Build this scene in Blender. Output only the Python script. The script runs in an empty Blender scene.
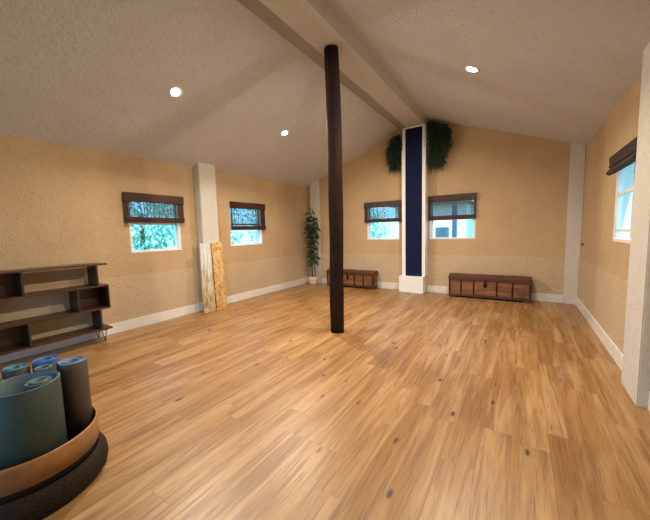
import bpy, bmesh, math, random
from math import sin, cos, pi, radians, atan2, sqrt
from mathutils import Vector, Matrix, noise

random.seed(7)
scn = bpy.context.scene
col = scn.collection
H = 1.35
XL, XR, YB, YF = -4.805, 0.844, 6.634, -2.2      # room: left, right, back, rear (behind the camera)
ZL, ZR = 2.511, 2.640                            # eaves

# ------------------------------------------------------------------ materials
def new_mat(name):
    m = bpy.data.materials.new(name); m.use_nodes = True
    nt = m.node_tree; b = nt.nodes['Principled BSDF']
    return m, nt, b
def N(nt, t, **kw):
    n = nt.nodes.new(t)
    for k, v in kw.items(): setattr(n, k, v)
    return n
def coords(nt, scale=(1, 1, 1), rot=(0, 0, 0), kind='Object'):
    tc = N(nt, 'ShaderNodeTexCoord'); mp = N(nt, 'ShaderNodeMapping')
    mp.inputs['Scale'].default_value = scale; mp.inputs['Rotation'].default_value = rot
    nt.links.new(tc.outputs[kind], mp.inputs['Vector'])
    return mp.outputs['Vector']
def ramp(nt, fac, stops):
    r = N(nt, 'ShaderNodeValToRGB'); e = r.color_ramp.elements
    while len(e) < len(stops): e.new(0.5)
    for el, (p, c) in zip(e, stops):
        el.position = p; el.color = (*c, 1) if len(c) == 3 else c
    nt.links.new(fac, r.inputs['Fac']); return r.outputs['Color']
def noise_tex(nt, vec, scale, detail=4, rough=.5, dist=0):
    n = N(nt, 'ShaderNodeTexNoise'); n.inputs['Scale'].default_value = scale
    n.inputs['Detail'].default_value = detail; n.inputs['Roughness'].default_value = rough
    n.inputs['Distortion'].default_value = dist
    nt.links.new(vec, n.inputs['Vector']); return n.outputs['Fac']
def mix(nt, a, b, fac, mode='MIX'):
    m = N(nt, 'ShaderNodeMix', data_type='RGBA', blend_type=mode)
    for s, v in ((m.inputs[0], fac), (m.inputs[6], a), (m.inputs[7], b)):
        if isinstance(v, (int, float)): s.default_value = v
        elif isinstance(v, tuple): s.default_value = (*v, 1)
        else: nt.links.new(v, s)
    return m.outputs[2]
def bump(nt, b, h, strength=.3, dist=.01):
    n = N(nt, 'ShaderNodeBump'); n.inputs['Strength'].default_value = strength; n.inputs['Distance'].default_value = dist
    nt.links.new(h, n.inputs['Height']); nt.links.new(n.outputs['Normal'], b.inputs['Normal'])
def plain(name, c, rough=.6, var=.12, scale=8, metal=0, bmp=0):
    m, nt, b = new_mat(name)
    v = coords(nt); f = noise_tex(nt, v, scale, 5)
    lo = tuple(x * (1 - var) for x in c); hi = tuple(min(1, x * (1 + var)) for x in c)
    nt.links.new(ramp(nt, f, [(.3, lo), (.7, hi)]), b.inputs['Base Color'])
    b.inputs['Roughness'].default_value = rough; b.inputs['Metallic'].default_value = metal
    if bmp: bump(nt, b, noise_tex(nt, v, scale * 6, 4), bmp)
    return m
def plaster(name, c, c2, bscale=55, bstr=.45, streak=None):
    m, nt, b = new_mat(name)
    v = coords(nt)
    f = noise_tex(nt, v, 1.3, 6, .6); g = noise_tex(nt, v, 22, 5, .6)
    a = ramp(nt, f, [(.32, c), (.68, c2)])
    a = mix(nt, a, tuple(x * .80 for x in c), ramp(nt, g, [(.5, (0, 0, 0)), (.75, (.55, .55, .55))]))
    nt.links.new(a, b.inputs['Base Color'])
    b.inputs['Roughness'].default_value = .8
    b.inputs['Specular IOR Level'].default_value = .25
    h = noise_tex(nt, v, bscale, 6, .65)
    bump(nt, b, h, bstr, .03)
    return m
def wood(name, c1, c2, axis='x', scale=1.0, rough=.45, grain=14, dark=None, bmp=.15):
    m, nt, b = new_mat(name)
    s = {'x': (.7, grain, grain), 'y': (grain, .7, grain), 'z': (grain, grain, .7)}[axis]
    v = coords(nt, tuple(q * scale for q in s))
    f = noise_tex(nt, v, 2.2, 8, .62, .6)
    a = ramp(nt, f, [(.3, c1), (.7, c2)])
    v2 = coords(nt); g = noise_tex(nt, v2, 3, 3)
    a = mix(nt, a, dark or tuple(x * .55 for x in c1), ramp(nt, g, [(.5, (0, 0, 0)), (.8, (.7, .7, .7))]))
    nt.links.new(a, b.inputs['Base Color'])
    b.inputs['Roughness'].default_value = rough
    bump(nt, b, f, bmp, .004)
    return m

def floor_mat():
    m, nt, b = new_mat('oak_plank_floor')
    PW, PL = .182, 1.22
    tc = N(nt, 'ShaderNodeTexCoord'); sp = N(nt, 'ShaderNodeSeparateXYZ'); nt.links.new(tc.outputs['Object'], sp.inputs[0])
    def M(op, a, bb=None, c=None):
        n = N(nt, 'ShaderNodeMath', operation=op)
        for i, q in enumerate((a, bb, c)):
            if q is None: continue
            if isinstance(q, (int, float)): n.inputs[i].default_value = q
            else: nt.links.new(q, n.inputs[i])
        return n.outputs[0]
    xr = M('DIVIDE', sp.outputs['X'], PW); row = M('FLOOR', xr)
    wn = N(nt, 'ShaderNodeTexWhiteNoise', noise_dimensions='1D'); nt.links.new(row, wn.inputs['W'])
    yr = M('ADD', M('DIVIDE', sp.outputs['Y'], PL), M('MULTIPLY', wn.outputs['Value'], 7.3)); cell = M('FLOOR', yr)
    cv = N(nt, 'ShaderNodeCombineXYZ'); nt.links.new(row, cv.inputs[0]); nt.links.new(cell, cv.inputs[1])
    w2 = N(nt, 'ShaderNodeTexWhiteNoise', noise_dimensions='3D'); nt.links.new(cv.outputs[0], w2.inputs['Vector'])
    pid = w2.outputs['Value']
    # grain coordinates shifted per plank
    off = N(nt, 'ShaderNodeVectorMath', operation='MULTIPLY_ADD')
    nt.links.new(w2.outputs['Color'], off.inputs[0]); off.inputs[1].default_value = (30, 30, 30); nt.links.new(tc.outputs['Object'], off.inputs[2])
    def mapped(s):
        mp = N(nt, 'ShaderNodeMapping'); mp.inputs['Scale'].default_value = s; nt.links.new(off.outputs[0], mp.inputs['Vector']); return mp.outputs['Vector']
    g1 = noise_tex(nt, mapped((26, 1.1, 1)), 1.6, 8, .65, .8)
    g2 = noise_tex(nt, mapped((90, 3.2, 1)), 1.5, 5, .6, .3)
    g3 = noise_tex(nt, mapped((9, .7, 1)), 1.0, 4, .6, .8)
    base = ramp(nt, pid, [(0, (.245, .112, .027)), (.35, (.275, .135, .035)), (.7, (.30, .155, .045)), (1, (.33, .18, .060))])
    a = mix(nt, base, (.125, .052, .018), ramp(nt, g1, [(.47, (0, 0, 0)), (.66, (.75, .75, .75))]))
    a = mix(nt, a, (.49, .315, .15), ramp(nt, g3, [(.45, (0, 0, 0)), (.7, (.75, .75, .75))]))
    a = mix(nt, a, (.085, .036, .013), ramp(nt, g2, [(.56, (0, 0, 0)), (.66, (.6, .6, .6))]))
    # knots
    vo = N(nt, 'ShaderNodeTexVoronoi'); vo.inputs['Scale'].default_value = 1.0
    nt.links.new(mapped((6.5, 2.6, 1)), vo.inputs['Vector'])
    kd = ramp(nt, vo.outputs['Distance'], [(.06, (1, 1, 1)), (.125, (0, 0, 0))])
    a = mix(nt, a, (.045, .018, .008), kd)
    # seams
    fx = M('ABSOLUTE', M('SUBTRACT', M('FRACT', xr), .5)); fy = M('ABSOLUTE', M('SUBTRACT', M('FRACT', yr), .5))
    seam = M('MAXIMUM', M('GREATER_THAN', fx, .5 - .0016 / PW), M('GREATER_THAN', fy, .5 - .0018 / PL))
    a = mix(nt, a, (.16, .075, .03), M('MULTIPLY', seam, .5))
    nt.links.new(a, b.inputs['Base Color'])
    rr = ramp(nt, g1, [(.3, (.34,) * 3), (.8, (.50,) * 3)])
    nt.links.new(rr, b.inputs['Roughness'])
    b.inputs['Specular IOR Level'].default_value = .8
    hh = M('SUBTRACT', M('MULTIPLY', g1, .35), seam)
    bump(nt, b, hh, .18, .002)
    return m

def emit(name, c, s):
    m, nt, b = new_mat(name)
    b.inputs['Base Color'].default_value = (.8, .8, .8, 1)
    b.inputs['Emission Color'].default_value = (*c, 1); b.inputs['Emission Strength'].default_value = s
    return m
def glass_mat():
    m, nt, b = new_mat('window_glass')
    out = nt.nodes['Material Output']; nt.nodes.remove(b)
    t = N(nt, 'ShaderNodeBsdfTransparent'); t.inputs[0].default_value = (.93, .97, .97, 1)
    g = N(nt, 'ShaderNodeBsdfGlossy'); g.inputs['Roughness'].default_value = .02
    f = N(nt, 'ShaderNodeFresnel'); f.inputs[0].default_value = 1.35
    mx = N(nt, 'ShaderNodeMixShader'); ge = N(nt, 'ShaderNodeNewGeometry'); mb = N(nt, 'ShaderNodeMath', operation='MULTIPLY'); iv = N(nt, 'ShaderNodeMath', operation='SUBTRACT'); iv.inputs[0].default_value = 1
    nt.links.new(ge.outputs['Backfacing'], iv.inputs[1]); nt.links.new(f.outputs[0], mb.inputs[0]); nt.links.new(iv.outputs[0], mb.inputs[1]); nt.links.new(mb.outputs[0], mx.inputs[0]); nt.links.new(t.outputs[0], mx.inputs[1]); nt.links.new(g.outputs[0], mx.inputs[2])
    nt.links.new(mx.outputs[0], out.inputs[0]); return m
def weave_mat(name, c1, c2, nu, nv):
    m, nt, b = new_mat(name)
    v = coords(nt, (nu, nv, 1), kind='UV')
    w = N(nt, 'ShaderNodeTexWave', wave_type='BANDS', bands_direction='DIAGONAL'); w.inputs['Scale'].default_value = 1
    w.inputs['Distortion'].default_value = .6; nt.links.new(v, w.inputs['Vector'])
    br = N(nt, 'ShaderNodeTexBrick'); br.inputs['Scale'].default_value = 1; br.inputs['Brick Width'].default_value = .8
    br.inputs['Row Height'].default_value = .5; br.inputs['Mortar Size'].default_value = .09; br.inputs['Mortar Smooth'].default_value = .6
    br.inputs['Color1'].default_value = (*c1, 1); br.inputs['Color2'].default_value = (*c2, 1)
    br.inputs['Mortar'].default_value = (*[x * .25 for x in c1], 1)
    nt.links.new(v, br.inputs['Vector'])
    nt.links.new(br.outputs['Color'], b.inputs['Base Color']); b.inputs['Roughness'].default_value = .75
    bump(nt, b, br.outputs['Fac'], -.6, .004); return m
def MR(nt, v, a, b):
    n = N(nt, 'ShaderNodeMapRange'); n.inputs['From Min'].default_value = a; n.inputs['From Max'].default_value = b
    nt.links.new(v, n.inputs['Value']); return n.outputs['Result']
def slab_mat(name, stops, vs, rough, low=None):
    m, nt, b = new_mat(name)
    v = coords(nt, vs); f = noise_tex(nt, v, 2.6, 9, .68, 2.4)
    cc = ramp(nt, f, stops)
    if low:
        sp = N(nt, 'ShaderNodeSeparateXYZ'); tc = N(nt, 'ShaderNodeTexCoord'); nt.links.new(tc.outputs['Object'], sp.inputs[0])
        md = N(nt, 'ShaderNodeMath', operation='MULTIPLY_ADD'); nt.links.new(f, md.inputs[0]); md.inputs[1].default_value = 1.6; nt.links.new(sp.outputs['Z'], md.inputs[2])
        cc = mix(nt, ramp(nt, f, low), cc, MR(nt, md.outputs[0], 1.15, 1.75))
    nt.links.new(cc, b.inputs['Base Color']); b.inputs['Roughness'].default_value = rough
    bump(nt, b, f, .3, .01); return m
def mat_foam(name, c, rough=.6):
    m, nt, b = new_mat(name)
    v = coords(nt); f = noise_tex(nt, v, 160, 2); g = noise_tex(nt, v, 6, 3)
    a = mix(nt, ramp(nt, f, [(.35, tuple(x * .8 for x in c)), (.65, tuple(x * 1.15 for x in c))]), tuple(x * .75 for x in c), ramp(nt, g, [(.45, (0, 0, 0)), (.7, (.5, .5, .5))]))
    nt.links.new(a, b.inputs['Base Color']); b.inputs['Roughness'].default_value = rough
    bump(nt, b, f, .2, .002); return m

M_FLOOR = floor_mat()
M_WALL = plaster('tan_plaster', (.50, .355, .215), (.57, .415, .255), 45, .55)
M_WALLLOW = plaster('pale_lower_plaster', (.52, .40, .27), (.58, .46, .32), 28, .6)
M_CEIL = plaster('ceiling_plaster', (.64, .63, .67), (.71, .70, .74), 34, 1.0)
M_PIER = plaster('offwhite_pier_plaster', (.58, .56, .53), (.64, .62, .59), 50, .3)
M_BEAM = plaster('beam_plaster', (.62, .62, .65), (.68, .68, .70), 50, .3)
M_BEAM2 = plaster('grey_beam_face', (.36, .34, .35), (.40, .38, .39), 50, .3)  # darker grey, used only on the beam's left slanted face
M_BASE = plain('baseboard_paint', (.72, .71, .70), .45, .06)
M_WHITE = plain('white_paint', (.84, .87, .92), .4, .04)
M_VINYL = plain('white_vinyl', (.80, .82, .82), .35, .03)
M_NAVY = plain('navy_panel', (.007, .013, .060), .8, .3, 30, 0, .35)
M_NAVY.node_tree.nodes['Principled BSDF'].inputs['Specular IOR Level'].default_value = .15
M_POST = None
M_GLASS = glass_mat()
M_SHADE = wood('dark_bamboo', (.026, .008, .005), (.060, .019, .010), 'y', 1, .45)
M_SHADEX = wood('dark_bamboo_back', (.026, .008, .005), (.060, .019, .010), 'x', 1, .45)
M_ROMAN = wood('brown_roman_cloth', (.016, .008, .0055), (.034, .017, .011), 'y', 1, .8, 40)
M_SHELF = wood('walnut', (.030, .011, .0055), (.092, .038, .016), 'y', 1, .38)
M_SHELFV = wood('walnut_upright', (.018, .008, .0055), (.055, .024, .013), 'z', 1, .4)
M_IRON = plain('black_iron', (.018, .016, .016), .45, .2, 20, .6)
M_CHEST = wood('old_chest_wood', (.085, .028, .011), (.36, .15, .06), 'x', 1, .5, 12, (.03, .012, .007))
M_LID = wood('chest_lid_wood', (.040, .014, .007), (.12, .044, .020), 'x', 1, .42, 12)
M_LEAF = plain('fig_leaf', (.013, .042, .014), .35, .5, 9)
M_GARL = plain('garland_leaf', (.018, .046, .020), .55, .6, 12)
M_STEM = plain('stem_bark', (.10, .06, .03), .8, .3, 30)
M_POT = plain('cream_pot', (.60, .50, .38), .6, .1, 14)
M_SOIL = plain('soil', (.03, .02, .012), .9, .3, 60)
M_BAND = wood('bent_plywood', (.28, .135, .045), (.39, .205, .078), 'x', 1, .4, 9, (.22, .10, .032), .05)
M_WEAVE = weave_mat('dark_weave', (.022, .014, .009), (.042, .027, .016), 130, 30)
M_WEAVE.node_tree.nodes['Principled BSDF'].inputs['Specular IOR Level'].default_value = .15
M_LAMP = emit('lamp_glow', (1, .80, .52), 26)
M_RING = plain('lamp_ring', (.8, .76, .7), .5, .03)

def post_mat():
    m, nt, b = new_mat('dark_hewn_timber')
    v = coords(nt, (16, 16, .8)); f = noise_tex(nt, v, 1.6, 9, .68, 1.2)
    v2 = coords(nt, (1, 1, .6)); g = noise_tex(nt, v2, 5, 4)
    a = ramp(nt, f, [(.3, (.006, .0035, .003)), (.55, (.022, .009, .0055)), (.75, (.085, .032, .014))])
    a = mix(nt, a, (.010, .0065, .007), ramp(nt, g, [(.45, (0, 0, 0)), (.65, (.8, .8, .8))]))
    nt.links.new(a, b.inputs['Base Color']); b.inputs['Roughness'].default_value = .75; b.inputs['Specular IOR Level'].default_value = .15
    bump(nt, b, f, 1.0, .02); return m
M_POST = post_mat()

# ------------------------------------------------------------------ mesh helpers
def box(bm, lo, hi, mi=0, bev=0):
    lo = Vector(lo); hi = Vector(hi)
    r = bmesh.ops.create_cube(bm, size=1, matrix=Matrix.Translation((lo + hi) / 2) @ Matrix.Diagonal((*(hi - lo), 1)))
    vs = r['verts']; fs = {f for v in vs for f in v.link_faces}
    for f in fs: f.material_index = mi
    if bev:
        es = list({e for v in vs for e in v.link_edges})
        bmesh.ops.bevel(bm, geom=es, offset=bev, segments=2, affect='EDGES', profile=.7)
    return vs
def prism(bm, pts, axis, a, b, mi=0):
    """closed polygon pts (2-D) extruded along axis from a to b"""
    def mk(p, t): return {'x': (t, p[0], p[1]), 'y': (p[0], t, p[1]), 'z': (p[0], p[1], t)}[axis]
    A = [bm.verts.new(mk(p, a)) for p in pts]; B = [bm.verts.new(mk(p, b)) for p in pts]
    n = len(pts); fs = [bm.faces.new(A), bm.faces.new(B[::-1])]
    for i in range(n): fs.append(bm.faces.new((A[i], B[i], B[(i + 1) % n], A[(i + 1) % n])))
    for f in fs: f.material_index = mi
def lathe(bm, prof, c=(0, 0, 0), n=48, uv=False, closed=False):
    rings = []
    for r, z in prof: rings.append([bm.verts.new((c[0] + r * cos(2 * pi * i / n), c[1] + r * sin(2 * pi * i / n), c[2] + z)) for i in range(n)])
    layer = bm.loops.layers.uv.verify() if uv else None
    m = len(prof); rng = range(m if closed else m - 1)
    for k in rng:
        k2 = (k + 1) % m
        for i in range(n):
            j = (i + 1) % n
            f = bm.faces.new((rings[k][i], rings[k][j], rings[k2][j], rings[k2][i])); f.smooth = True
            if uv:
                for lp, (u, w) in zip(f.loops, ((i / n, k / m), ((i + 1) / n, k / m), ((i + 1) / n, (k + 1) / m), (i / n, (k + 1) / m))): lp[layer].uv = (u, w)
    if not closed:
        for rg, rv in ((rings[0], True), (rings[-1], False)):
            if prof[0 if rv else -1][0] > 1e-5: bm.faces.new(rg[::-1] if rv else rg)
def tube(bm, pts, r, n=8, r2=None):
    pts = [Vector(p) for p in pts]; rings = []
    for i, p in enumerate(pts):
        d = (pts[min(i + 1, len(pts) - 1)] - pts[max(i - 1, 0)]).normalized()
        u = d.orthogonal().normalized() if i == 0 else (u - d * u.dot(d)).normalized()
        w = d.cross(u); rr = r if r2 is None else r + (r2 - r) * i / (len(pts) - 1)
        rings.append([bm.verts.new(p + u * rr * cos(2 * pi * k / n) + w * rr * sin(2 * pi * k / n)) for k in range(n)])
    for a, b in zip(rings, rings[1:]):
        for k in range(n):
            f = bm.faces.new((a[k], a[(k + 1) % n], b[(k + 1) % n], b[k])); f.smooth = True
    bm.faces.new(rings[0][::-1]); bm.faces.new(rings[-1])
def leaf(bm, p, d, up, L, W, fold=.25, droop=.25, segs=4):
    d = d.normalized(); s = d.cross(up)
    if s.length < 1e-3: s = d.orthogonal()
    s.normalize(); nrm = s.cross(d).normalized()
    prev = None
    for i in range(segs + 1):
        t = i / segs; w = W * .5 * sin(pi * (t ** .8) * .96 + .06)
        c = p + d * L * t - Vector((0, 0, 1)) * droop * L * t * t
        row = [bm.verts.new(c - s * w + nrm * w * fold), bm.verts.new(c), bm.verts.new(c + s * w + nrm * w * fold)]
        if prev:
            for k in (0, 1):
                f = bm.faces.new((prev[k], prev[k + 1], row[k + 1], row[k])); f.smooth = True
        prev = row
def obj(name, bm, mats, parent=None, loc=None):
    bmesh.ops.recalc_face_normals(bm, faces=bm.faces)
    me = bpy.data.meshes.new(name); bm.to_mesh(me); bm.free()
    o = bpy.data.objects.new(name, me); col.objects.link(o)
    for m in (mats if isinstance(mats, (list, tuple)) else [mats]): me.materials.append(m)
    if parent: o.parent = parent
    if loc: o.location = loc
    return o
def thing(name, label, cat, loc=(0, 0, 0), rotz=0, group=None):
    o = bpy.data.objects.new(name, None); col.objects.link(o); o.empty_display_size = .1
    o.location = loc; o.rotation_euler = (0, 0, rotz); o['label'] = label; o['category'] = cat
    if group: o['group'] = group
    return o
def tag(o, label, cat, group=None, kind=None):
    o['label'] = label; o['category'] = cat
    if group: o['group'] = group
    if kind: o['kind'] = kind
    return o
def struct(name, bm, mats, label=None, cat=None):
    o = obj(name, bm, mats); o['kind'] = 'structure'
    if label: o['label'] = label; o['category'] = cat
    return o
def copy_tree(o, parent=None):
    c = o.copy(); col.objects.link(c); c.parent = parent
    for ch in list(o.children): copy_tree(ch, c)
    return c

# ------------------------------------------------------------------ camera
def make_camera():
    yaw, pit, rol = radians(-32.925), radians(-5.333), radians(-1.529)
    fw = Vector((sin(yaw) * cos(pit), cos(yaw) * cos(pit), sin(pit)))
    rt = Vector((cos(yaw), -sin(yaw), 0)); up = rt.cross(fw)
    R = rt * cos(rol) + up * sin(rol); U = up * cos(rol) - rt * sin(rol)
    cd = bpy.data.cameras.new('camera'); co = bpy.data.objects.new('camera', cd); col.objects.link(co)
    m = Matrix((R, U, -fw)).transposed().to_4x4(); m.translation = (0, 0, H); co.matrix_world = m
    cd.sensor_fit = 'HORIZONTAL'; cd.sensor_width = 36; cd.lens = 36 * 303.523 / 650; cd.clip_start = .05
    scn.camera = co
make_camera()

# ------------------------------------------------------------------ setting
def sY(y): return 1 + .024 * (YB - y)
def jl(y): z = 2.149 * sY(y); return (-1.0577 * z, z + H)      # left ceiling meets the beam
def jr(y): z = 2.227 * sY(y); return (-.7516 * z, z + H)       # right ceiling meets the beam
def ceil_z(x, y):
    a = jl(y); b = jr(y)
    if x < a[0]: return ZL + (a[1] - ZL) * (x - XL) / (a[0] - XL)
    if x > b[0]: return ZR + (b[1] - ZR) * (XR - x) / (XR - b[0])
    return a[1] + (b[1] - a[1]) * (x - a[0]) / (b[0] - a[0])
def wall_cells(bm, axis, u0, u1, z0, z1, t0, t1, holes, mi=0):
    """wall of boxes with rectangular openings; axis 'x' = plane of constant x"""
    us = sorted({u0, u1, *[h[0] for h in holes], *[h[1] for h in holes]})
    for a, b in zip(us, us[1:]):
        spans = [(z0, z1)]
        for h in holes:
            if h[0] <= a + 1e-6 and h[1] >= b - 1e-6:
                ns = []
                for s in spans:
                    if h[3] <= s[0] or h[2] >= s[1]: ns.append(s); continue
                    if h[2] > s[0]: ns.append((s[0], h[2]))
                    if h[3] < s[1]: ns.append((h[3], s[1]))
                spans = ns
        for s in spans:
            if axis == 'x': box(bm, (t0, a, s[0]), (t1, b, s[1]), mi)
            else: box(bm, (a, t0, s[0]), (b, t1, s[1]), mi)

bm = bmesh.new(); box(bm, (XL - .16, YF - .16, -.1), (XR + .16, YB + .16, 0)); struct('floor', bm, M_FLOOR)

WL = [(2.20, 2.975, 1.12, 1.95), (4.03, 4.885, 1.12, 1.95)]
WB = [(-3.065, -2.295, 1.14, 1.95), (-1.625, -.765, 1.14, 1.95)]
WR = [(3.50, 4.47, 1.175, 2.05)]
T = .16
LW = .782; LWT = .018
bm = bmesh.new()
wall_cells(bm, 'x', YF - T, YB + T, 0, ZL + .02, XL - T, XL, WL)
box(bm, (XL - .001, YF, .0), (XL + LWT, YB, LW), 1, .004)
struct('wall_left', bm, [M_WALL, M_WALLLOW])
bm = bmesh.new()
wall_cells(bm, 'x', YF - T, YB + T, 0, ZR + .02, XR, XR + T, WR)
box(bm, (XR - LWT, YF, .0), (XR + .001, YB, LW + .03), 1, .004)
struct('wall_right', bm, [M_WALL, M_WALLLOW])
bm = bmesh.new()
wall_cells(bm, 'y', XL, XR, 0, 2.4, YB, YB + T, WB)
a, b2 = jl(YB), jr(YB)
prism(bm, [(XL, 2.4), (XR, 2.4), (XR, ZR + .02), (b2[0], b2[1] + .02), (a[0], a[1] + .02), (XL, ZL + .02)], 'y', YB, YB + T)
box(bm, (XL + .02, YB - LWT, 0), (XR - .02, YB + .001, LW + .015), 1, .004)
struct('wall_back', bm, [M_WALL, M_WALLLOW])
WF = [(-3.6, -.6, .02, 2.15)]
bm = bmesh.new()
wall_cells(bm, 'y', XL, XR, 0, 2.4, YF - T, YF, WF)
a, b2 = jl(YF), jr(YF)
prism(bm, [(XL, 2.4), (XR, 2.4), (XR, ZR + .02), (b2[0], b2[1] + .02), (a[0], a[1] + .02), (XL, ZL + .02)], 'y', YF - T, YF)
struct('wall_front', bm, M_WALL)

bm = bmesh.new()
ys = [YF - T + i * (YB - YF + 2 * T) / 24 for i in range(25)]
def crow(y):
    a, b = jl(y), jr(y)
    pts = [(XL - .16, ZL - .16 * (a[1] - ZL) / (a[0] - XL)), (XL, ZL), a, b, (XR, ZR), (XR + .16, ZR - .16 * (b[1] - ZR) / (XR - b[0]))]
    return [bm.verts.new((p[0], y, p[1])) for p in pts] + [bm.verts.new((p[0], y, p[1] + .12)) for p in pts[::-1]]
prev = None
for y in ys:
    r = crow(y)
    if prev:
        for k in range(12): bm.faces.new((prev[k], prev[(k + 1) % 12], r[(k + 1) % 12], r[k]))
    else: bm.faces.new(r)
    prev = r
bm.faces.new(prev[::-1]); struct('ceiling', bm, M_CEIL)

# ridge beam
bm = bmesh.new(); prev = None
for y in (YF, YF + 3, 3.4, 5, YB - .001):
    z = 2.11 * sY(y); a, b = jl(y), jr(y)
    pts = [(a[0], a[1] + .0), (-.9784 * z, z + H), (-.811 * z, z + H), (b[0], b[1] + .0)]
    r = [bm.verts.new((p[0], y, p[1])) for p in pts]
    if prev:
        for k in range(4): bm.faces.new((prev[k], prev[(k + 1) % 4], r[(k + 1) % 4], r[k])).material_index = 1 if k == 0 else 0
    else: bm.faces.new(r)
    prev = r
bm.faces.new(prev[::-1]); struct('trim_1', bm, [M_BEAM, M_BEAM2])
def beam_z(y): return 2.11 * sY(y) + H

# piers on the walls
def pier(name, lo, hi, ztop=None, mat=M_PIER):
    bm = bmesh.new()
    (x0, y0), (x1, y1) = lo, hi
    vs = [(x0, y0), (x1, y0), (x1, y1), (x0, y1)]
    A = [bm.verts.new((x, y, 0)) for x, y in vs]; B = [bm.verts.new((x, y, ceil_z(x, y) + .004)) for x, y in vs]
    bm.faces.new(A[::-1]); bm.faces.new(B)
    for i in range(4): bm.faces.new((A[i], A[(i + 1) % 4], B[(i + 1) % 4], B[i]))
    es = [e for e in bm.edges if abs(e.verts[0].co.z - e.verts[1].co.z) > 1]
    bmesh.ops.bevel(bm, geom=es, offset=.008, segments=2, affect='EDGES')
    return struct(name, bm, mat)
pier('trim_2', (XL, 3.30), (-4.655, 3.64))
pier('trim_3', (-4.64, 6.53), (-4.40, YB))
pier('trim_4', (.645, 6.575), (XR, YB))
pier('trim_5', (.753, 3.031), (XR + .02, 3.453))

# baseboards
def bb(name, segs):
    bm = bmesh.new()
    for lo, hi in segs: box(bm, (lo[0], lo[1], 0), (hi[0], hi[1], .142), 0, .004)
    return struct(name, bm, M_BASE)
bb('baseboard_left', [((XL + LWT, YF, 0), (XL + LWT + .016, 3.298, 0)), ((XL + LWT, 3.642, 0), (XL + LWT + .016, YB - .03, 0))])
bb('baseboard_back', [((XL + .03, YB - LWT - .016, 0), (-4.642, YB - LWT, 0)), ((-4.398, YB - LWT - .016, 0), (-2.215, YB - LWT, 0)), ((-1.665, YB - LWT - .016, 0), (.643, YB - LWT, 0))])
bb('baseboard_right', [((XR - LWT - .016, 3.455, 0), (XR - LWT, 6.573, 0)), ((XR - LWT - .016, YF, 0), (XR - LWT, 3.029, 0))])

# windows: frame, sashes and glass
def window(name, axis, h, plane, sign, rails, label, gd=0):
    """h=(u0,u1,z0,z1); plane=inner wall face; sign=+1 if outside is towards +axis"""
    u0, u1, z0, z1 = h
    root = bpy.data.objects.new(name, None); col.objects.link(root); root['kind'] = 'structure'
    def B(bm, ua, ub, za, zb, d0, d1, bev=.003):
        p, q = sorted((plane + sign * d0, plane + sign * d1))
        if axis == 'x': box(bm, (p, ua, za), (q, ub, zb), 0, bev)
        else: box(bm, (ua, p, za), (ub, q, zb), 0, bev)
    bm = bmesh.new(); w = .024
    B(bm, u0 - .008, u0 + w, z0 - .012, z1 + .02, -.006, .12); B(bm, u1 - w, u1 + .008, z0 - .012, z1 + .02, -.006, .12)
    B(bm, u0 + w, u1 - w, z0 - .012, z0 + w, -.006, .12); B(bm, u0 + w, u1 - w, z1 - w, z1 + .02, -.006, .12)
    obj('window_frame', bm, M_VINYL, root)
    bm = bmesh.new(); e = .001
    zs = [z0 + w] + rails + [z1 - w]
    for r in rails: B(bm, u0 + w, u1 - w, r - .016, r + .016, .05 - gd, .085 - gd)
    B(bm, u0 + w, u0 + w + .02, z0 + w, z1 - w, .05 - gd, .085 - gd); B(bm, u1 - w - .02, u1 - w, z0 + w, z1 - w, .05 - gd, .085 - gd)
    sash = obj('sash', bm, M_VINYL, root)
    bm = bmesh.new(); B(bm, u0 + w + .02, u1 - w - .02, z0 + w, z1 - w, .066 - gd, .070 - gd, 0)
    obj('glass_pane', bm, M_GLASS, sash)
    return root
window('window_1', 'x', WL[0], XL, -1, [1.545], '')
window('window_2', 'x', WL[1], XL, -1, [1.545], '')
window('window_3', 'y', WB[0], YB, 1, [1.545], '')
window('window_4', 'y', WB[1], YB, 1, [1.535], '')
window('window_5', 'x', WR[0], XR, 1, [1.285, 1.665], '', .045)
# big glazed door behind the camera
def rear_door():
    root = bpy.data.objects.new('door_1', None); col.objects.link(root); root['kind'] = 'structure'
    x0, x1, z0, z1 = WF[0]
    bm = bmesh.new()
    for a, b in ((x0, x0 + .07), ((x0 + x1) / 2 - .05, (x0 + x1) / 2 + .05), (x1 - .07, x1)): box(bm, (a, YF - .12, z0), (b, YF - .04, z1), 0, .004)
    for a, b in ((z0, z0 + .09), (z1 - .09, z1)): box(bm, (x0 + .07, YF - .12, a), (x1 - .07, YF - .04, b), 0, .004)
    obj('door_frame', bm, M_VINYL, root)
    bm = bmesh.new(); box(bm, (x0 + .07, YF - .083, z0 + .09), (x1 - .07, YF - .079, z1 - .09)); obj('glass_pane', bm, M_GLASS, root)
rear_door()

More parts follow.
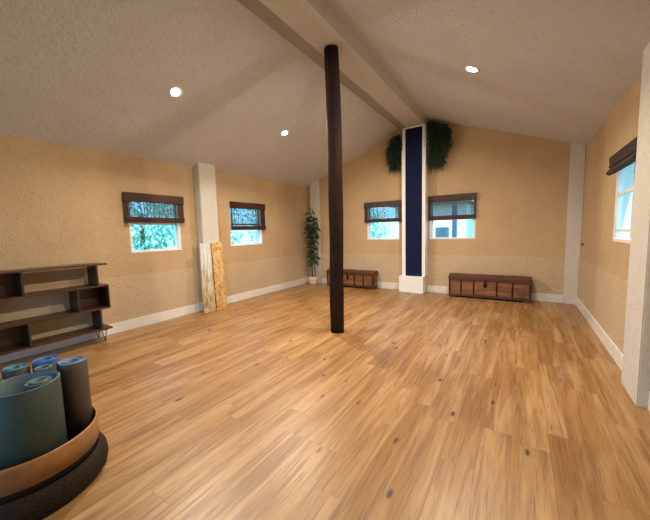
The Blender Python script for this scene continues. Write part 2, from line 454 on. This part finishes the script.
# ------------------------------------------------------------------ woven shades
def shade(axis, u0, u1, z0, z1, plane, sign, label, mat, val=.13, hem=.085, side=0.03):
    """sign: +1 when the room lies towards +axis"""
    cx = (u0 + u1) / 2
    root = thing('window_shade', label, 'window shade', ((plane, cx, z0) if axis == 'x' else (cx, plane, z0)), 0, 'woven wood shades over the windows')
    def B(bm, ua, ub, za, zb, d0, d1, bev=0):
        ua -= cx; ub -= cx; za -= z0; zb -= z0
        p, q = sorted((sign * d0, sign * d1))
        if axis == 'x': box(bm, (p, ua, za), (q, ub, zb), 0, bev)
        else: box(bm, (ua, p, za), (ub, q, zb), 0, bev)
    bm = bmesh.new(); B(bm, u0, u1, z1 - val, z1, .018, .062, .006); B(bm, u0 + .01, u1 - .01, z1 - .03, z1 - .004, .004, .018)
    obj('valance', bm, mat, root)
    bm = bmesh.new(); z = z0 + hem + .004
    random.seed(int(abs(u0) * 100))
    while z < z1 - val - .002:
        hgt = random.choice((.0035, .005, .0045)); B(bm, u0 + side, u1 - side, z, z + hgt, .036, .039); z += hgt + .0024
    n = int((u1 - u0) / .045)
    for i in range(1, n):
        u = u0 + (u1 - u0) * i / n; B(bm, u - .0022, u + .0022, z0 + hem, z1 - val, .039, .041)
    B(bm, u0 + .004, u0 + side, z0 + .01, z1 - val, .034, .041); B(bm, u1 - side, u1 - .004, z0 + .01, z1 - val, .034, .041)
    obj('slat_screen', bm, mat, root)
    bm = bmesh.new()
    B(bm, u0 + .002, u1 - .002, z0, z0 + hem, .030, .052, .005); B(bm, u0 + .004, u1 - .004, z0 + hem * .45, z0 + hem, .052, .060, .003)
    obj('hem_fold', bm, mat, root)
    return root
shade('x', 2.13, 3.045, 1.555, 1.99, XL, 1, 'dark brown woven shade over the window left of the leaning slabs', M_SHADE)
shade('x', 4.03, 4.97, 1.425, 1.985, XL, 1, 'dark brown woven shade over the window between the slabs and the potted fig', M_SHADE)
shade('y', -3.125, -2.225, 1.53, 2.0, YB, -1, 'dark woven shade on the back wall, left of the navy column', M_SHADEX)
shade('y', -1.655, -.742, 1.53, 2.025, YB, -1, 'dark woven shade on the back wall, right of the navy column', M_SHADEX, .14)

def roman():
    root = thing('roman_shade', 'solid dark brown folded shade over the window on the right wall', 'window shade', (XR, 4.15, 1.86))
    y0, y1 = -.70, .27
    bm = bmesh.new()
    prism(bm, [(-.004, .20), (-.06, .20), (-.085, .185), (-.078, .10), (-.055, .085), (-.004, .085)], 'y', y0, y1)
    obj('valance', bm, M_ROMAN, root)
    bm = bmesh.new()
    prism(bm, [(-.02, .12), (-.05, .10), (-.075, .075), (-.105, .03), (-.10, .012), (-.075, .0), (-.03, .02)], 'y', y0 + .01, y1 - .01)
    prism(bm, [(-.02, .15), (-.05, .15), (-.088, .095), (-.082, .078), (-.03, .085)], 'y', y0 + .008, y1 - .008)
    obj('stacked_folds', bm, M_ROMAN, root)
roman()

# ------------------------------------------------------------------ downlights
def downlight(x, y, label, first=[None]):
    e = 1e-2
    n = Vector((-(ceil_z(x + e, y) - ceil_z(x - e, y)) / (2 * e), -(ceil_z(x, y + e) - ceil_z(x, y - e)) / (2 * e), 1)).normalized()
    if first[0] is None:
        r = thing('ceiling_downlight', label, 'ceiling light', group='recessed ceiling downlights')
        bm = bmesh.new(); lathe(bm, [(.060, -.001), (.085, -.001), (.088, -.004), (.084, -.009), (.064, -.008), (.060, -.004)], n=32, closed=True)
        obj('trim_ring', bm, M_RING, r)
        bm = bmesh.new(); lathe(bm, [(.0001, -.007), (.03, -.0075), (.059, -.004), (.059, -.0015), (.0001, -.0015)], n=32)
        obj('lens', bm, M_LAMP, r)
        first[0] = r
    else: r = copy_tree(first[0])
    r['label'] = label
    r.location = (x, y, ceil_z(x, y)); r.rotation_euler = n.to_track_quat('Z', 'Y').to_euler()
    ld = bpy.data.lights.new('downlight_lamp', 'AREA'); ld.shape = 'DISK'; ld.size = .11; ld.energy = LAMP_W; ld.color = (1, .83, .63); ld.spread = radians(165)
    lo = bpy.data.objects.new('downlight_lamp', ld); col.objects.link(lo)
    lo.location = Vector((x, y, ceil_z(x, y))) - n * .013; lo.rotation_euler = n.to_track_quat('Z', 'Y').to_euler()
LAMP_W = 33
downlight(-3.646, 2.337, 'glowing ceiling downlight above the shaded window nearest the bookshelf')
downlight(-3.541, 4.284, 'glowing ceiling downlight just left of the timber post, farther of the left pair')
downlight(-.542, 4.124, 'glowing ceiling downlight on the slope right of the ridge beam')
downlight(-.542, 2.15, 'ceiling downlight right of the beam nearer the camera, out of frame')

# ------------------------------------------------------------------ timber post
def post():
    cx, cy, r0 = -2.062, 3.45, .096
    zt = min(beam_z(cy - r0), beam_z(cy + r0)) - .001
    bm = bmesh.new(); n, m = 28, 64; rings = []
    for k in range(m + 1):
        t = k / m; z = t * zt; ring = []; bow = .018 * sin(pi * t ** 1.6)
        for i in range(n):
            a = 2 * pi * i / n
            sq = 1 + .035 * cos(4 * a + .6)
            d = noise.noise(Vector((cos(a) * 1.5, sin(a) * 1.5, z * 1.3))) * .007 + noise.noise(Vector((cos(a) * 5, sin(a) * 5, z * 2.2 + 9))) * .004
            rr = r0 * sq + d
            if t > .985: rr *= .96
            ring.append(bm.verts.new((rr * cos(a) + bow, rr * sin(a) + bow * .4, z)))
        rings.append(ring)
    for a, b in zip(rings, rings[1:]):
        for i in range(n):
            f = bm.faces.new((a[i], a[(i + 1) % n], b[(i + 1) % n], b[i])); f.smooth = True
    bm.faces.new(rings[0][::-1]); bm.faces.new(rings[-1])
    o = obj('timber_post', bm, M_POST, None, (cx, cy, 0))
    tag(o, 'tall dark hewn timber post standing mid-floor up to the ridge beam', 'post')
post()

# ------------------------------------------------------------------ navy column with white plinth
def column():
    x0, x1, yf, yb = -2.165, -1.672, 6.425, YB - LWT - .002
    t = thing('navy_column', 'tall narrow navy panelled column with white edges and white plinth on back wall', 'column', ((x0 + x1) / 2, yf, 0))
    ox, oy = (x0 + x1) / 2, yf
    def L(p): return (p[0] - ox, p[1] - oy, p[2])
    zt = beam_z(yf) - .012
    bm = bmesh.new(); box(bm, L((x0 + .002, yf + .03, .352)), L((x1 - .002, yb, zt)), 0, .004); obj('column_body', bm, M_WHITE, t)
    bm = bmesh.new(); box(bm, L((-2.092, yf + .014, .352)), L((-1.737, yf + .03, zt - .03)))
    # shallow horizontal courses
    z = .352
    while z < zt - .09: box(bm, L((-2.090, yf + .011, z + .004)), L((-1.739, yf + .015, z + .052))); z += .056
    obj('navy_panel', bm, M_NAVY, t)['label'] = 'deep navy panel'
    bm = bmesh.new()
    box(bm, L((x0, yf, .352)), L((-2.090, yf + .03, 3.0)), 0, .004); box(bm, L((-1.739, yf, .352)), L((x1, yf + .03, 3.0)), 0, .004)
    box(bm, L((-2.125, yf, 3.0)), L((-2.090, yf + .03, zt)), 0, .003); box(bm, L((-1.739, yf, 3.0)), L((-1.702, yf + .03, zt)), 0, .003)
    box(bm, L((-2.125, yf - .002, zt - .034)), L((-1.702, yf + .03, zt)), 0, .003)
    obj('edge_trim', bm, M_WHITE, t)['label'] = 'white edge trim'
    bm = bmesh.new(); box(bm, L((-2.212, 6.362, 0)), L((-1.697, yb - .0, .352)), 0, .005); obj('plinth', bm, M_WHITE, t)['label'] = 'white box plinth'
column()

# ------------------------------------------------------------------ greenery around the column top
def garland(label, spans, seed, loc):
    random.seed(seed)
    t = thing('greenery_garland', label, 'garland', loc, 0, 'leafy garlands at the column top')
    L0 = Vector(loc); bm = bmesh.new(); bs = bmesh.new()
    for (x0, z0, x1, z1, w, cnt) in spans:
        n = 10; pts = [Vector((x0 + (x1 - x0) * i / n + .008 * sin(i), 6.545 + .02 * cos(i * 2), z0 + (z1 - z0) * i / n)) - L0 for i in range(n + 1)]
        tube(bs, pts, .009, 6)
        for i in range(cnt):
            s = random.random(); p = Vector((x0 + (x1 - x0) * s, 6.54, z0 + (z1 - z0) * s))
            ang = random.uniform(0, 2 * pi); rr = w * sqrt(random.random())
            p += Vector((cos(ang) * rr, random.uniform(-.085, .045), sin(ang) * rr * .6))
            d = Vector((cos(ang) * random.uniform(.3, 1), random.uniform(-.9, .25), random.uniform(-1.3, .15)))
            Lf = random.uniform(.07, .19)
            tip = p + d.normalized() * Lf
            top = ceil_z(tip.x, 6.54) - .03
            if tip.z > top or p.z > top: p.z = min(p.z, top - .06); d.z = -abs(d.z)
            if (p + d.normalized() * Lf).y > YB - .03: d.y = -abs(d.y)
            p.y = min(p.y, YB - .04)
            if -2.19 < p.x < -1.65 or -2.19 < (p + d.normalized() * Lf).x < -1.65:
                if True:
                    if x0 < -1.9: p.x = min(p.x, -2.21); d.x = -abs(d.x)
                    else: p.x = max(p.x, -1.635); d.x = abs(d.x)
            d.normalize(); tip = p + d * Lf; over = max(p.z - ceil_z(p.x, 6.54), tip.z - ceil_z(tip.x, 6.54), ceil_z(tip.x, 6.54) - 99) + .035
            if over > 0: p.z -= over
            leaf(bm, p - L0, d, Vector((random.uniform(-.4, .4), -1, .5)), Lf, random.uniform(.014, .030), .2, .35, 3)
    obj('stem', bs, M_STEM, t)
    o = obj('leaf_mass', bm, M_GARL, t)
garland('bushy dark green garland hanging left of the navy column top', [(-2.28, 3.30, -2.38, 3.08, .08, 500), (-2.37, 3.08, -2.33, 2.74, .065, 520), (-2.26, 3.36, -2.24, 2.90, .05, 300)], 3, (-2.30, 6.54, 3.3))
garland('bushier dark green garland hanging right of the navy column top', [(-1.62, 3.50, -1.38, 3.36, .10, 620), (-1.42, 3.38, -1.40, 3.0, .13, 900), (-1.46, 3.0, -1.50, 2.70, .10, 620), (-1.58, 3.4, -1.58, 2.8, .06, 380)], 4, (-1.5, 6.54, 3.4))

# ------------------------------------------------------------------ chests
def chest(W, D, Hh, label, loc, panels=(.17, .33, .61, .79)):
    t = thing('wooden_chest', label, 'chest', loc, 0, 'old wooden chests along the back wall')
    bh = Hh * .76; fz = .045
    bm = bmesh.new(); box(bm, (-W / 2 + .02, .012, fz), (W / 2 - .02, D - .01, bh), 0, .004)
    xs = [-W / 2 + .035] + [-W / 2 + W * p for p in panels] + [W / 2 - .035]
    for a, b in zip(xs, xs[1:]): box(bm, (a + .014, .002, fz + .035), (b - .014, .016, bh - .03), 0, .004)
    obj('chest_body', bm, M_CHEST, t)
    bm = bmesh.new()
    prof = [(-.012, bh + .002), (-.012, bh + .055), (.01, bh + .075), (.06, Hh - .012), (.13, Hh), (D - .10, Hh), (D - .03, Hh - .02), (D, bh + .055), (D, bh + .002)]
    prism(bm, prof, 'x', -W / 2, W / 2)
    lid = obj('lid', bm, M_LID, t)
    bm = bmesh.new(); box(bm, (-W / 2 + .004, -.004, fz - .012), (W / 2 - .004, D - .006, fz + .022), 0, .004); obj('base_moulding', bm, M_LID, t)
    for p in panels:
        x = -W / 2 + W * p
        bm = bmesh.new(); box(bm, (x - .009, -.004, fz + .02), (x + .009, .012, bh - .002), 0, .002)
        s = obj('iron_strap', bm, M_IRON, t)
    bm = bmesh.new(); cxl = -W / 2 + W * (panels[1] + panels[2]) / 2
    lathe(bm, [(.0001, 0), (.035, 0), (.035, .008), (.0001, .008)], n=20)
    bmesh.ops.rotate(bm, verts=bm.verts, matrix=Matrix.Rotation(pi / 2, 3, 'X')); bmesh.ops.translate(bm, verts=bm.verts, vec=(cxl, -.002, bh - .075))
    box(bm, (cxl - .018, -.022, bh - .07), (cxl + .018, -.012, bh + .035), 0, .004); box(bm, (cxl - .012, -.028, bh - .125), (cxl + .012, -.006, bh - .06), 0, .003)
    obj('hasp', bm, M_IRON, lid)
    for sx in (-1, 1):
        bm = bmesh.new(); box(bm, (sx * (W / 2 - .02) - .012, -.002, fz + .02), (sx * (W / 2 - .02) + .012, .03, bh - .002), 0, .002); obj('corner_plate', bm, M_IRON, t)
        for y0 in (.0, D - .09):
            bm = bmesh.new(); x = sx * (W / 2 - .075)
            box(bm, (x - .06, y0, 0), (x + .06, y0 + .07, fz - .013), 0, .008); obj('foot', bm, M_LID, t)
    return t
chest(1.375, .27, .455, 'brown panelled wooden chest with round hasp, right of the navy column', (-.502, 6.325, 0))
chest(1.27, .27, .42, 'dark wooden chest partly behind the timber post, left of the navy column', (-3.43, 6.335, 0))

# ------------------------------------------------------------------ potted fig
def fig():
    random.seed(12)
    t = thing('potted_fig', 'tall slim dark green potted fig in the far left corner', 'plant', (-4.455, 6.30, 0))
    bm = bmesh.new(); lathe(bm, [(.0001, .0), (.088, .0), (.108, .05), (.118, .13), (.112, .21), (.104, .215), (.102, .18), (.0001, .18)], n=32); pot = obj('pot', bm, M_POT, t)
    bm = bmesh.new(); lathe(bm, [(.0001, .181), (.09, .181), (.09, .192), (.05, .198), (.0001, .2)], n=24); obj('soil', bm, M_SOIL, pot)
    bm = bmesh.new(); bl = bmesh.new()
    stems = []
    for k, (dx, dy, hh) in enumerate(((-.03, 0, 1.93), (.035, .01, 1.72), (.0, -.03, 1.45))):
        pts = [Vector((dx * (1 + .5 * s / 12) + .018 * sin(s * .7 + k), dy + .012 * cos(s * .9 + k), .18 + (hh - .18) * s / 12)) for s in range(13)]
        tube(bm, pts, .013, 8, .005); stems.append(pts)
    stem = obj('stem', bm, M_STEM, t)
    ga = 0
    for pts in stems:
        z = .56 if pts is not stems[0] else .62
        while z < pts[-1].z + .02:
            s = (z - .18) / (pts[-1].z - .18) * 12; i = min(int(s), 11); p = pts[i].lerp(pts[i + 1], min(s - i, 1))
            ga += 2.4; Lf = random.uniform(.13, .20) * (.8 if z > 1.6 else 1) * (.9 + .2 * sin(z * 5)); el = random.uniform(-.5, .5)
            d = Vector((cos(ga), sin(ga), el))
            q = p + d.normalized() * .03
            tip = q + d.normalized() * Lf
            if tip.y + 6.30 > YB - .12: d.y *= .3
            if tip.x - 4.455 < XL + .03: d.x *= .6; Lf *= .75
            tube(bl, [p, q], .003, 5); leaf(bl, q, d, Vector((.5 + random.uniform(-.6, .6), -.8 + random.uniform(-.5, .5), random.uniform(.1, .9))), Lf, Lf * .56, .15, .45, 6)
            z += random.uniform(.022, .038)
    obj('foliage', bl, M_LEAF, t)
fig()

# ------------------------------------------------------------------ leaning slabs by the left pier
M_SLAB1 = slab_mat('painted_sheen_slab', [(.3, (.30, .36, .40)), (.5, (.62, .68, .72)), (.64, (.75, .76, .74)), (.78, (.40, .30, .18))], (3, 3, .7), .25, [(.35, (.20, .12, .06)), (.48, (.50, .36, .18)), (.58, (.60, .58, .52)), (.7, (.30, .17, .07))])  # silvery tones paint a gloss reflection into the colour; wood tones lower down
M_SLAB2 = slab_mat('marbled_golden_slab', [(.32, (.15, .07, .02)), (.42, (.48, .25, .07)), (.52, (.66, .42, .15)), (.60, (.68, .62, .46)), (.68, (.42, .20, .05)), (.78, (.20, .09, .03))], (3.5, 3.5, 1.8), .35)
def slab(label, mat, top, bot, loc, lean, thick, seed, name='wood_slab', yaw=0):
    """edges top=(y0,y1), bot=(y0,y1); leans against the pier"""
    random.seed(seed); n = 18; h = 1.205; bm = bmesh.new(); rows = []
    for i in range(n + 1):
        s = i / n; z = h * s
        a = bot[0] + (top[0] - bot[0]) * s + .010 * noise.noise(Vector((seed, z * 4, 0))); b = bot[1] + (top[1] - bot[1]) * s + .010 * noise.noise(Vector((seed, z * 4, 5)))
        row = []
        for k in range(7):
            q = k / 6; edge = 1 - abs(2 * q - 1) ** 4
            row.append((a + (b - a) * q, edge))
        x = -lean * s
        rows.append(([bm.verts.new((x + thick * (.55 + .45 * e) , y, z)) for y, e in row], [bm.verts.new((x, y, z)) for y, e in row[::-1]]))
    for (f0, b0), (f1, b1) in zip(rows, rows[1:]):
        r0 = f0 + b0; r1 = f1 + b1; m = len(r0)
        for k in range(m):
            f = bm.faces.new((r0[k], r0[(k + 1) % m], r1[(k + 1) % m], r1[k]))
    bm.faces.new((rows[0][0] + rows[0][1])[::-1]); bm.faces.new(rows[-1][0] + rows[-1][1])
    o = obj(name, bm, mat, None, loc); tag(o, label, 'wood slab', 'slabs leaning on the left wall pier'); return o
slab('slab with painted silvery sheen leaning on the pier, left one of the two', M_SLAB1, (-.03, .17), (-.08, .165), (-4.585, 3.25, 0), .065, .035, 2)
slab('golden brown marbled slab leaning on the pier, right one of the two', M_SLAB2, (-.03, .215), (-.04, .18), (-4.585, 3.475, 0), .065, .04, 5)

# ------------------------------------------------------------------ bookshelf
def bookshelf():
    x0, x1 = -4.775, -4.50; Y0, Y1 = .22, 1.752
    t = thing('bookshelf', 'low dark walnut open bookshelf with staggered boxes on hairpin legs against left wall', 'bookshelf', (x1, Y1, 0))
    O = Vector((x1, Y1, 0))
    def part(name, mat, boxes, bev=.002):
        bm = bmesh.new()
        for lo, hi in boxes: box(bm, Vector(lo) - O, Vector(hi) - O, 0, bev)
        return obj(name, bm, mat, t)
    th = .020
    lev = [.158, .430, .722, 1.000]
    for i, z in enumerate(lev):
        part('shelf', M_SHELF, [((x0, Y0, z), (x1 + (.004 if i == 3 else 0), Y1, z + th))])
    g = .0008
    def up(y, k): part('upright', M_SHELFV, [((x0, y - th, lev[k] + th + g), (x1 - .002, y, lev[k + 1] - g))])
    up(1.645, 2); up(.955, 2); up(.30, 2)
    up(Y1, 1); up(1.43, 1); up(.62, 1)
    up(1.645, 0); up(.965, 0); up(.30, 0)
    part('back_panel', M_SHELF, [((x0, 1.43 + g, lev[1] + th + g), (x0 + .01, Y1 - th - g, lev[2] - g))])
    part('back_panel', M_SHELF, [((x0, .30 + g, lev[2] + th + g), (x0 + .01, .935 - g, lev[3] - g))])
    part('back_panel', M_SHELF, [((x0, .30 + g, lev[0] + th + g), (x0 + .01, .945 - g, lev[1] - g))])
    for y in (Y1 - .10, Y0 + .10):
        for x, dx in ((x1 - .05, .02), (x0 + .05, -.02)):
            bm = bmesh.new(); c = Vector((x, y, 0)) - O; zt = lev[0] - .001
            a = Vector((c.x - .035, c.y, zt)); b = Vector((c.x + .035, c.y + .03, zt)); f = Vector((c.x + dx, c.y + .015, .006))
            tube(bm, [a, f.lerp(a, .06), f, f.lerp(b, .06), b], .005, 8)
            box(bm, (c.x - .05, c.y - .012, zt - .003), (c.x + .05, c.y + .042, zt), 0)
            obj('hairpin_leg', bm, M_IRON, t)
bookshelf()

# ------------------------------------------------------------------ basket with rolled mats
BX, BY = -2.232, .418
def basket():
    t = thing('mat_basket', 'round dark woven basket with a wide bentwood rim holding rolled mats', 'basket', (BX, BY, 0))
    bm = bmesh.new()
    prof = [(.0001, .0), (.318, .0), (.336, .02), (.342, .055), (.338, .09), (.325, .118), (.305, .136), (.292, .134), (.308, .115), (.320, .09), (.326, .055), (.320, .028), (.30, .016), (.0001, .016)]
    lathe(bm, prof, n=96, uv=True); obj('woven_body', bm, M_WEAVE, t)
    bm = bmesh.new(); lathe(bm, [(.295, .172), (.304, .174), (.306, .290), (.304, .300), (.298, .300), (.295, .296)], n=96, closed=True); obj('wood_band', bm, M_BAND, t)
    bm = bmesh.new(); lathe(bm, [(.284, .138), (.293, .138), (.2945, .17), (.2945, .20), (.289, .20), (.284, .16)], n=72, closed=True); obj('gap_shade_ring', bm, plain('gap_shade_black', (.008, .007, .007), .9), t)  # black ring added as the shade in the gap under the wood band
basket()
def rolled_mat(cx, cy, r0, r1, pitch, h, c, edge, label, a0=0, drift=(0, 0), th=.006, loose=None):
    m1 = mat_foam('foam_mat', c); m2 = mat_foam('foam_mat_back', edge)
    t = None
    turns = max(1.0, (r1 - r0) / pitch); n = int(turns * 30); bm = bmesh.new(); rows = []
    extra = 48 if loose else 0
    for i in range(n + 1 + extra):
        s = min(i / n, 1); a = a0 + 2 * pi * turns * i / n; r = r0 + (r1 - r0) * s; dx = dy = 0
        if i > n:
            q = (i - n) / extra; q = q * q * (3 - 2 * q); q = min(1, q * 2.2) if q < .45 else 1
            r = r1 + .012 + (loose - r1 - .012) * q; dx, dy = drift[0] * q, drift[1] * q
        jitter = .0018 * sin(a * 1.7 + cx * 30)
        o_ = []
        for q, z in ((-th / 2, 0), (th / 2, 0), (th / 2, h - .0015), (th * .25, h), (-th * .25, h), (-th / 2, h - .0015)):
            rr = r + q + jitter; o_.append(bm.verts.new((dx + rr * cos(a), dy + rr * sin(a), z)))
        rows.append(o_)
    for A, B in zip(rows, rows[1:]):
        for k in range(6):
            f = bm.faces.new((A[k], A[(k + 1) % 6], B[(k + 1) % 6], B[k])); f.smooth = k in (1, 5)
            f.material_index = 1 if k in (2, 3, 4, 5) else 0
    bm.faces.new(rows[0][::-1]); bm.faces.new(rows[-1])
    o = obj('rolled_mat', bm, [m1, m2], None, (cx, cy, .0175)); tag(o, label, 'yoga mat', 'rolled mats standing in the basket')
    return o
GREEN = (.028, .050, .040)
# large loosely rolled green mat at the front
rolled_mat(-2.062, .455, .020, .048, .010, .612, GREEN, (.09, .16, .20), 'big loosely rolled grey-green mat at the front of the basket', radians(330), (-.035, -.055), loose=.138)
rolled_mat(-2.188, .630, .026, .071, .010, .622, (.062, .046, .034), (.12, .22, .36), 'tall brown-grey rolled mat at the right of the basket', radians(60), (0, 0))
rolled_mat(-2.365, .560, .024, .062, .010, .622, (.035, .08, .22), (.04, .14, .46), 'bright blue rolled mat at the back of the basket', 1.0)
rolled_mat(-2.262, .520, .018, .042, .009, .61, (.05, .07, .08), (.09, .16, .24), 'small grey-blue rolled mat tucked behind the big green mat', 2.2)
rolled_mat(-2.390, .432, .022, .058, .010, .615, (.042, .06, .05), (.06, .19, .28), 'olive rolled mat with teal edge at the back left of the basket', .4)
rolled_mat(-2.290, .318, .018, .050, .009, .60, (.055, .065, .045), (.10, .12, .10), 'olive-grey rolled mat left of the big green mat', 3.0)
rolled_mat(-2.405, .285, .018, .050, .009, .60, (.03, .045, .036), (.05, .09, .09), 'very dark green rolled mat at the left edge of the photo', 3.6)

# small dark knob on the right wall
bm = bmesh.new(); lathe(bm, [(.0001, 0), (.012, 0), (.010, .012), (.015, .02), (.013, .03), (.0001, .033)], n=16)
bmesh.ops.rotate(bm, verts=bm.verts, matrix=Matrix.Rotation(-pi / 2, 3, 'Y'))
o = obj('wall_knob', bm, M_IRON, None, (XR - .001, 6.32, 1.04)); tag(o, 'tiny dark knob on the right wall beside the corner pier', 'knob')

# ------------------------------------------------------------------ outdoors
M_GRASS = plain('grass_ground', (.16, .28, .12), .9, .3, 5)
bm = bmesh.new(); box(bm, (-30, -30, -.4), (30, 34, -.3)); g = struct('ground', bm, M_GRASS)
M_CANOPY = plain('tree_leaf', (.44, .78, .72), .7, .12, 3)
M_BARK = plain('tree_bark', (.16, .12, .09), .9, .3, 20)
def tree(x, y, h, r, seed, label):
    random.seed(seed)
    t = thing('garden_tree', label, 'tree', (x, y, -.3), 0, 'trees outside the windows')
    bm = bmesh.new(); tube(bm, [(0, 0, 0), (.03, .02, h * .3), (.0, .06, h * .62)], .11, 10, .05); obj('trunk', bm, M_BARK, t)
    bm = bmesh.new()
    for i in range(2600):
        v = Vector((random.gauss(0, 1), random.gauss(0, 1), random.gauss(0, 1))).normalized() * random.uniform(.45, 1)
        p = Vector((v.x * r, v.y * r, h * .58 + v.z * h * .42))
        d = Vector((random.uniform(-1, 1), random.uniform(-1, 1), random.uniform(-1, .6)))
        leaf(bm, p, d, Vector((0, 0, 1)), random.uniform(.11, .22), random.uniform(.07, .11), .1, .2, 2)
    obj('crown', bm, M_CANOPY, t)
tree(-8.2, 4.0, 3.6, 1.15, 1, 'leafy tree outside the window left of the leaning slabs')
tree(-9.4, 6.9, 3.9, 1.3, 2, 'leafy tree seen behind the shade between slabs and fig')
tree(-8.6, 9.6, 3.6, 1.3, 3, 'leafy tree far outside the left wall windows')
tree(-5.6, 11.2, 3.4, 1.25, 4, 'leafy tree in the left half of the back window left of the column')
tree(-.2, 14.5, 3.5, 1.2, 5, 'leafy tree in the right half of the back window right of the column')
def house():
    t = thing('neighbour_house', 'white neighbouring building seen through the back windows', 'building', (-2.9, 12.5, -.3))
    bm = bmesh.new(); box(bm, (-1.6, 0, 0), (1.15, 3, 2.6)); obj('wall', bm, plain('white_siding', (.85, .85, .82), .7, .03), t)
    bm = bmesh.new(); prism(bm, [(-1.85, 2.61), (1.4, 2.61), (-.22, 3.5)], 'y', -.3, 3.3); obj('roof', bm, plain('grey_roof', (.25, .25, .27), .8), t)
    for x in (-.9, .3):
        bm = bmesh.new(); box(bm, (x - .25, -.03, 1.0), (x + .25, -.002, 1.7)); obj('window', bm, plain('house_window', (.08, .14, .2), .2), t)
house()
for k, (x, y) in enumerate(((-1.62, 9.4), (-.98, 9.4))):
    bm = bmesh.new(); box(bm, (-.06, -.06, 0), (.06, .06, 2.9), 0, .01); o = obj('porch_post', bm, plain('blue_grey_paint', (.05, .10, .20), .6), None, (x, y, -.3))
    tag(o, ('left' if k == 0 else 'right') + ' one of two dark blue posts outside the back window right of the column', 'post', 'posts outside the back window')
bm = bmesh.new()
for z in (.55, 1.3): box(bm, (-.03, -1.6, z), (.03, 1.6, z + .09))
for i in range(22): box(bm, (-.014, -1.6 + i * .147, .05), (.014, -1.6 + i * .147 + .138, 1.85), 0, .002)
o = obj('board_fence', bm, plain('pale_blue_fence', (.42, .52, .55), .8, .12), None, (3.3, 6.6, -.3)); tag(o, 'pale board fence outside the right wall window', 'fence')

# ------------------------------------------------------------------ light
w = bpy.data.worlds.new('sky'); scn.world = w; w.use_nodes = True; nt = w.node_tree
bg = nt.nodes['Background']; tc = N(nt, 'ShaderNodeTexCoord'); sp = N(nt, 'ShaderNodeSeparateXYZ'); nt.links.new(tc.outputs['Generated'], sp.inputs[0])
c = ramp(nt, sp.outputs['Z'], [(0, (.22, .56, .86)), (.5, (.22, .53, .90))]); nt.links.new(c, bg.inputs['Color'])
bg.inputs['Strength'].default_value = 2.3
sd = bpy.data.lights.new('sun', 'SUN'); sd.energy = 3; sd.angle = .02; sd.color = (1, .97, .92)
so = bpy.data.objects.new('sun', sd); col.objects.link(so); so.rotation_euler = Vector((.12, -.5, .86)).to_track_quat('Z', 'Y').to_euler()
def portal(loc, rot, sx, sy):
    ld = bpy.data.lights.new('portal', 'AREA'); ld.shape = 'RECTANGLE'; ld.size = sx; ld.size_y = sy; ld.cycles.is_portal = True
    lo = bpy.data.objects.new('portal', ld); col.objects.link(lo); lo.location = loc; lo.rotation_euler = rot
for h in WL: portal((XL - .14, (h[0] + h[1]) / 2, (h[2] + h[3]) / 2), (0, -pi / 2, 0), h[3] - h[2], h[1] - h[0])
for h in WR: portal((XR + .14, (h[0] + h[1]) / 2, (h[2] + h[3]) / 2), (0, pi / 2, 0), h[3] - h[2], h[1] - h[0])
for h in WB: portal(((h[0] + h[1]) / 2, YB + .14, (h[2] + h[3]) / 2), (-pi / 2, 0, 0), h[1] - h[0], h[3] - h[2])
h = WF[0]; portal(((h[0] + h[1]) / 2, YF - .14, (h[2] + h[3]) / 2), (pi / 2, 0, 0), h[1] - h[0], h[3] - h[2])

vs = scn.view_settings
scn.display_settings.display_device = 'sRGB'
vs.view_transform = 'Standard'; vs.look = 'None'; vs.gamma = 1; vs.use_curve_mapping = False
vs.exposure = 0.98
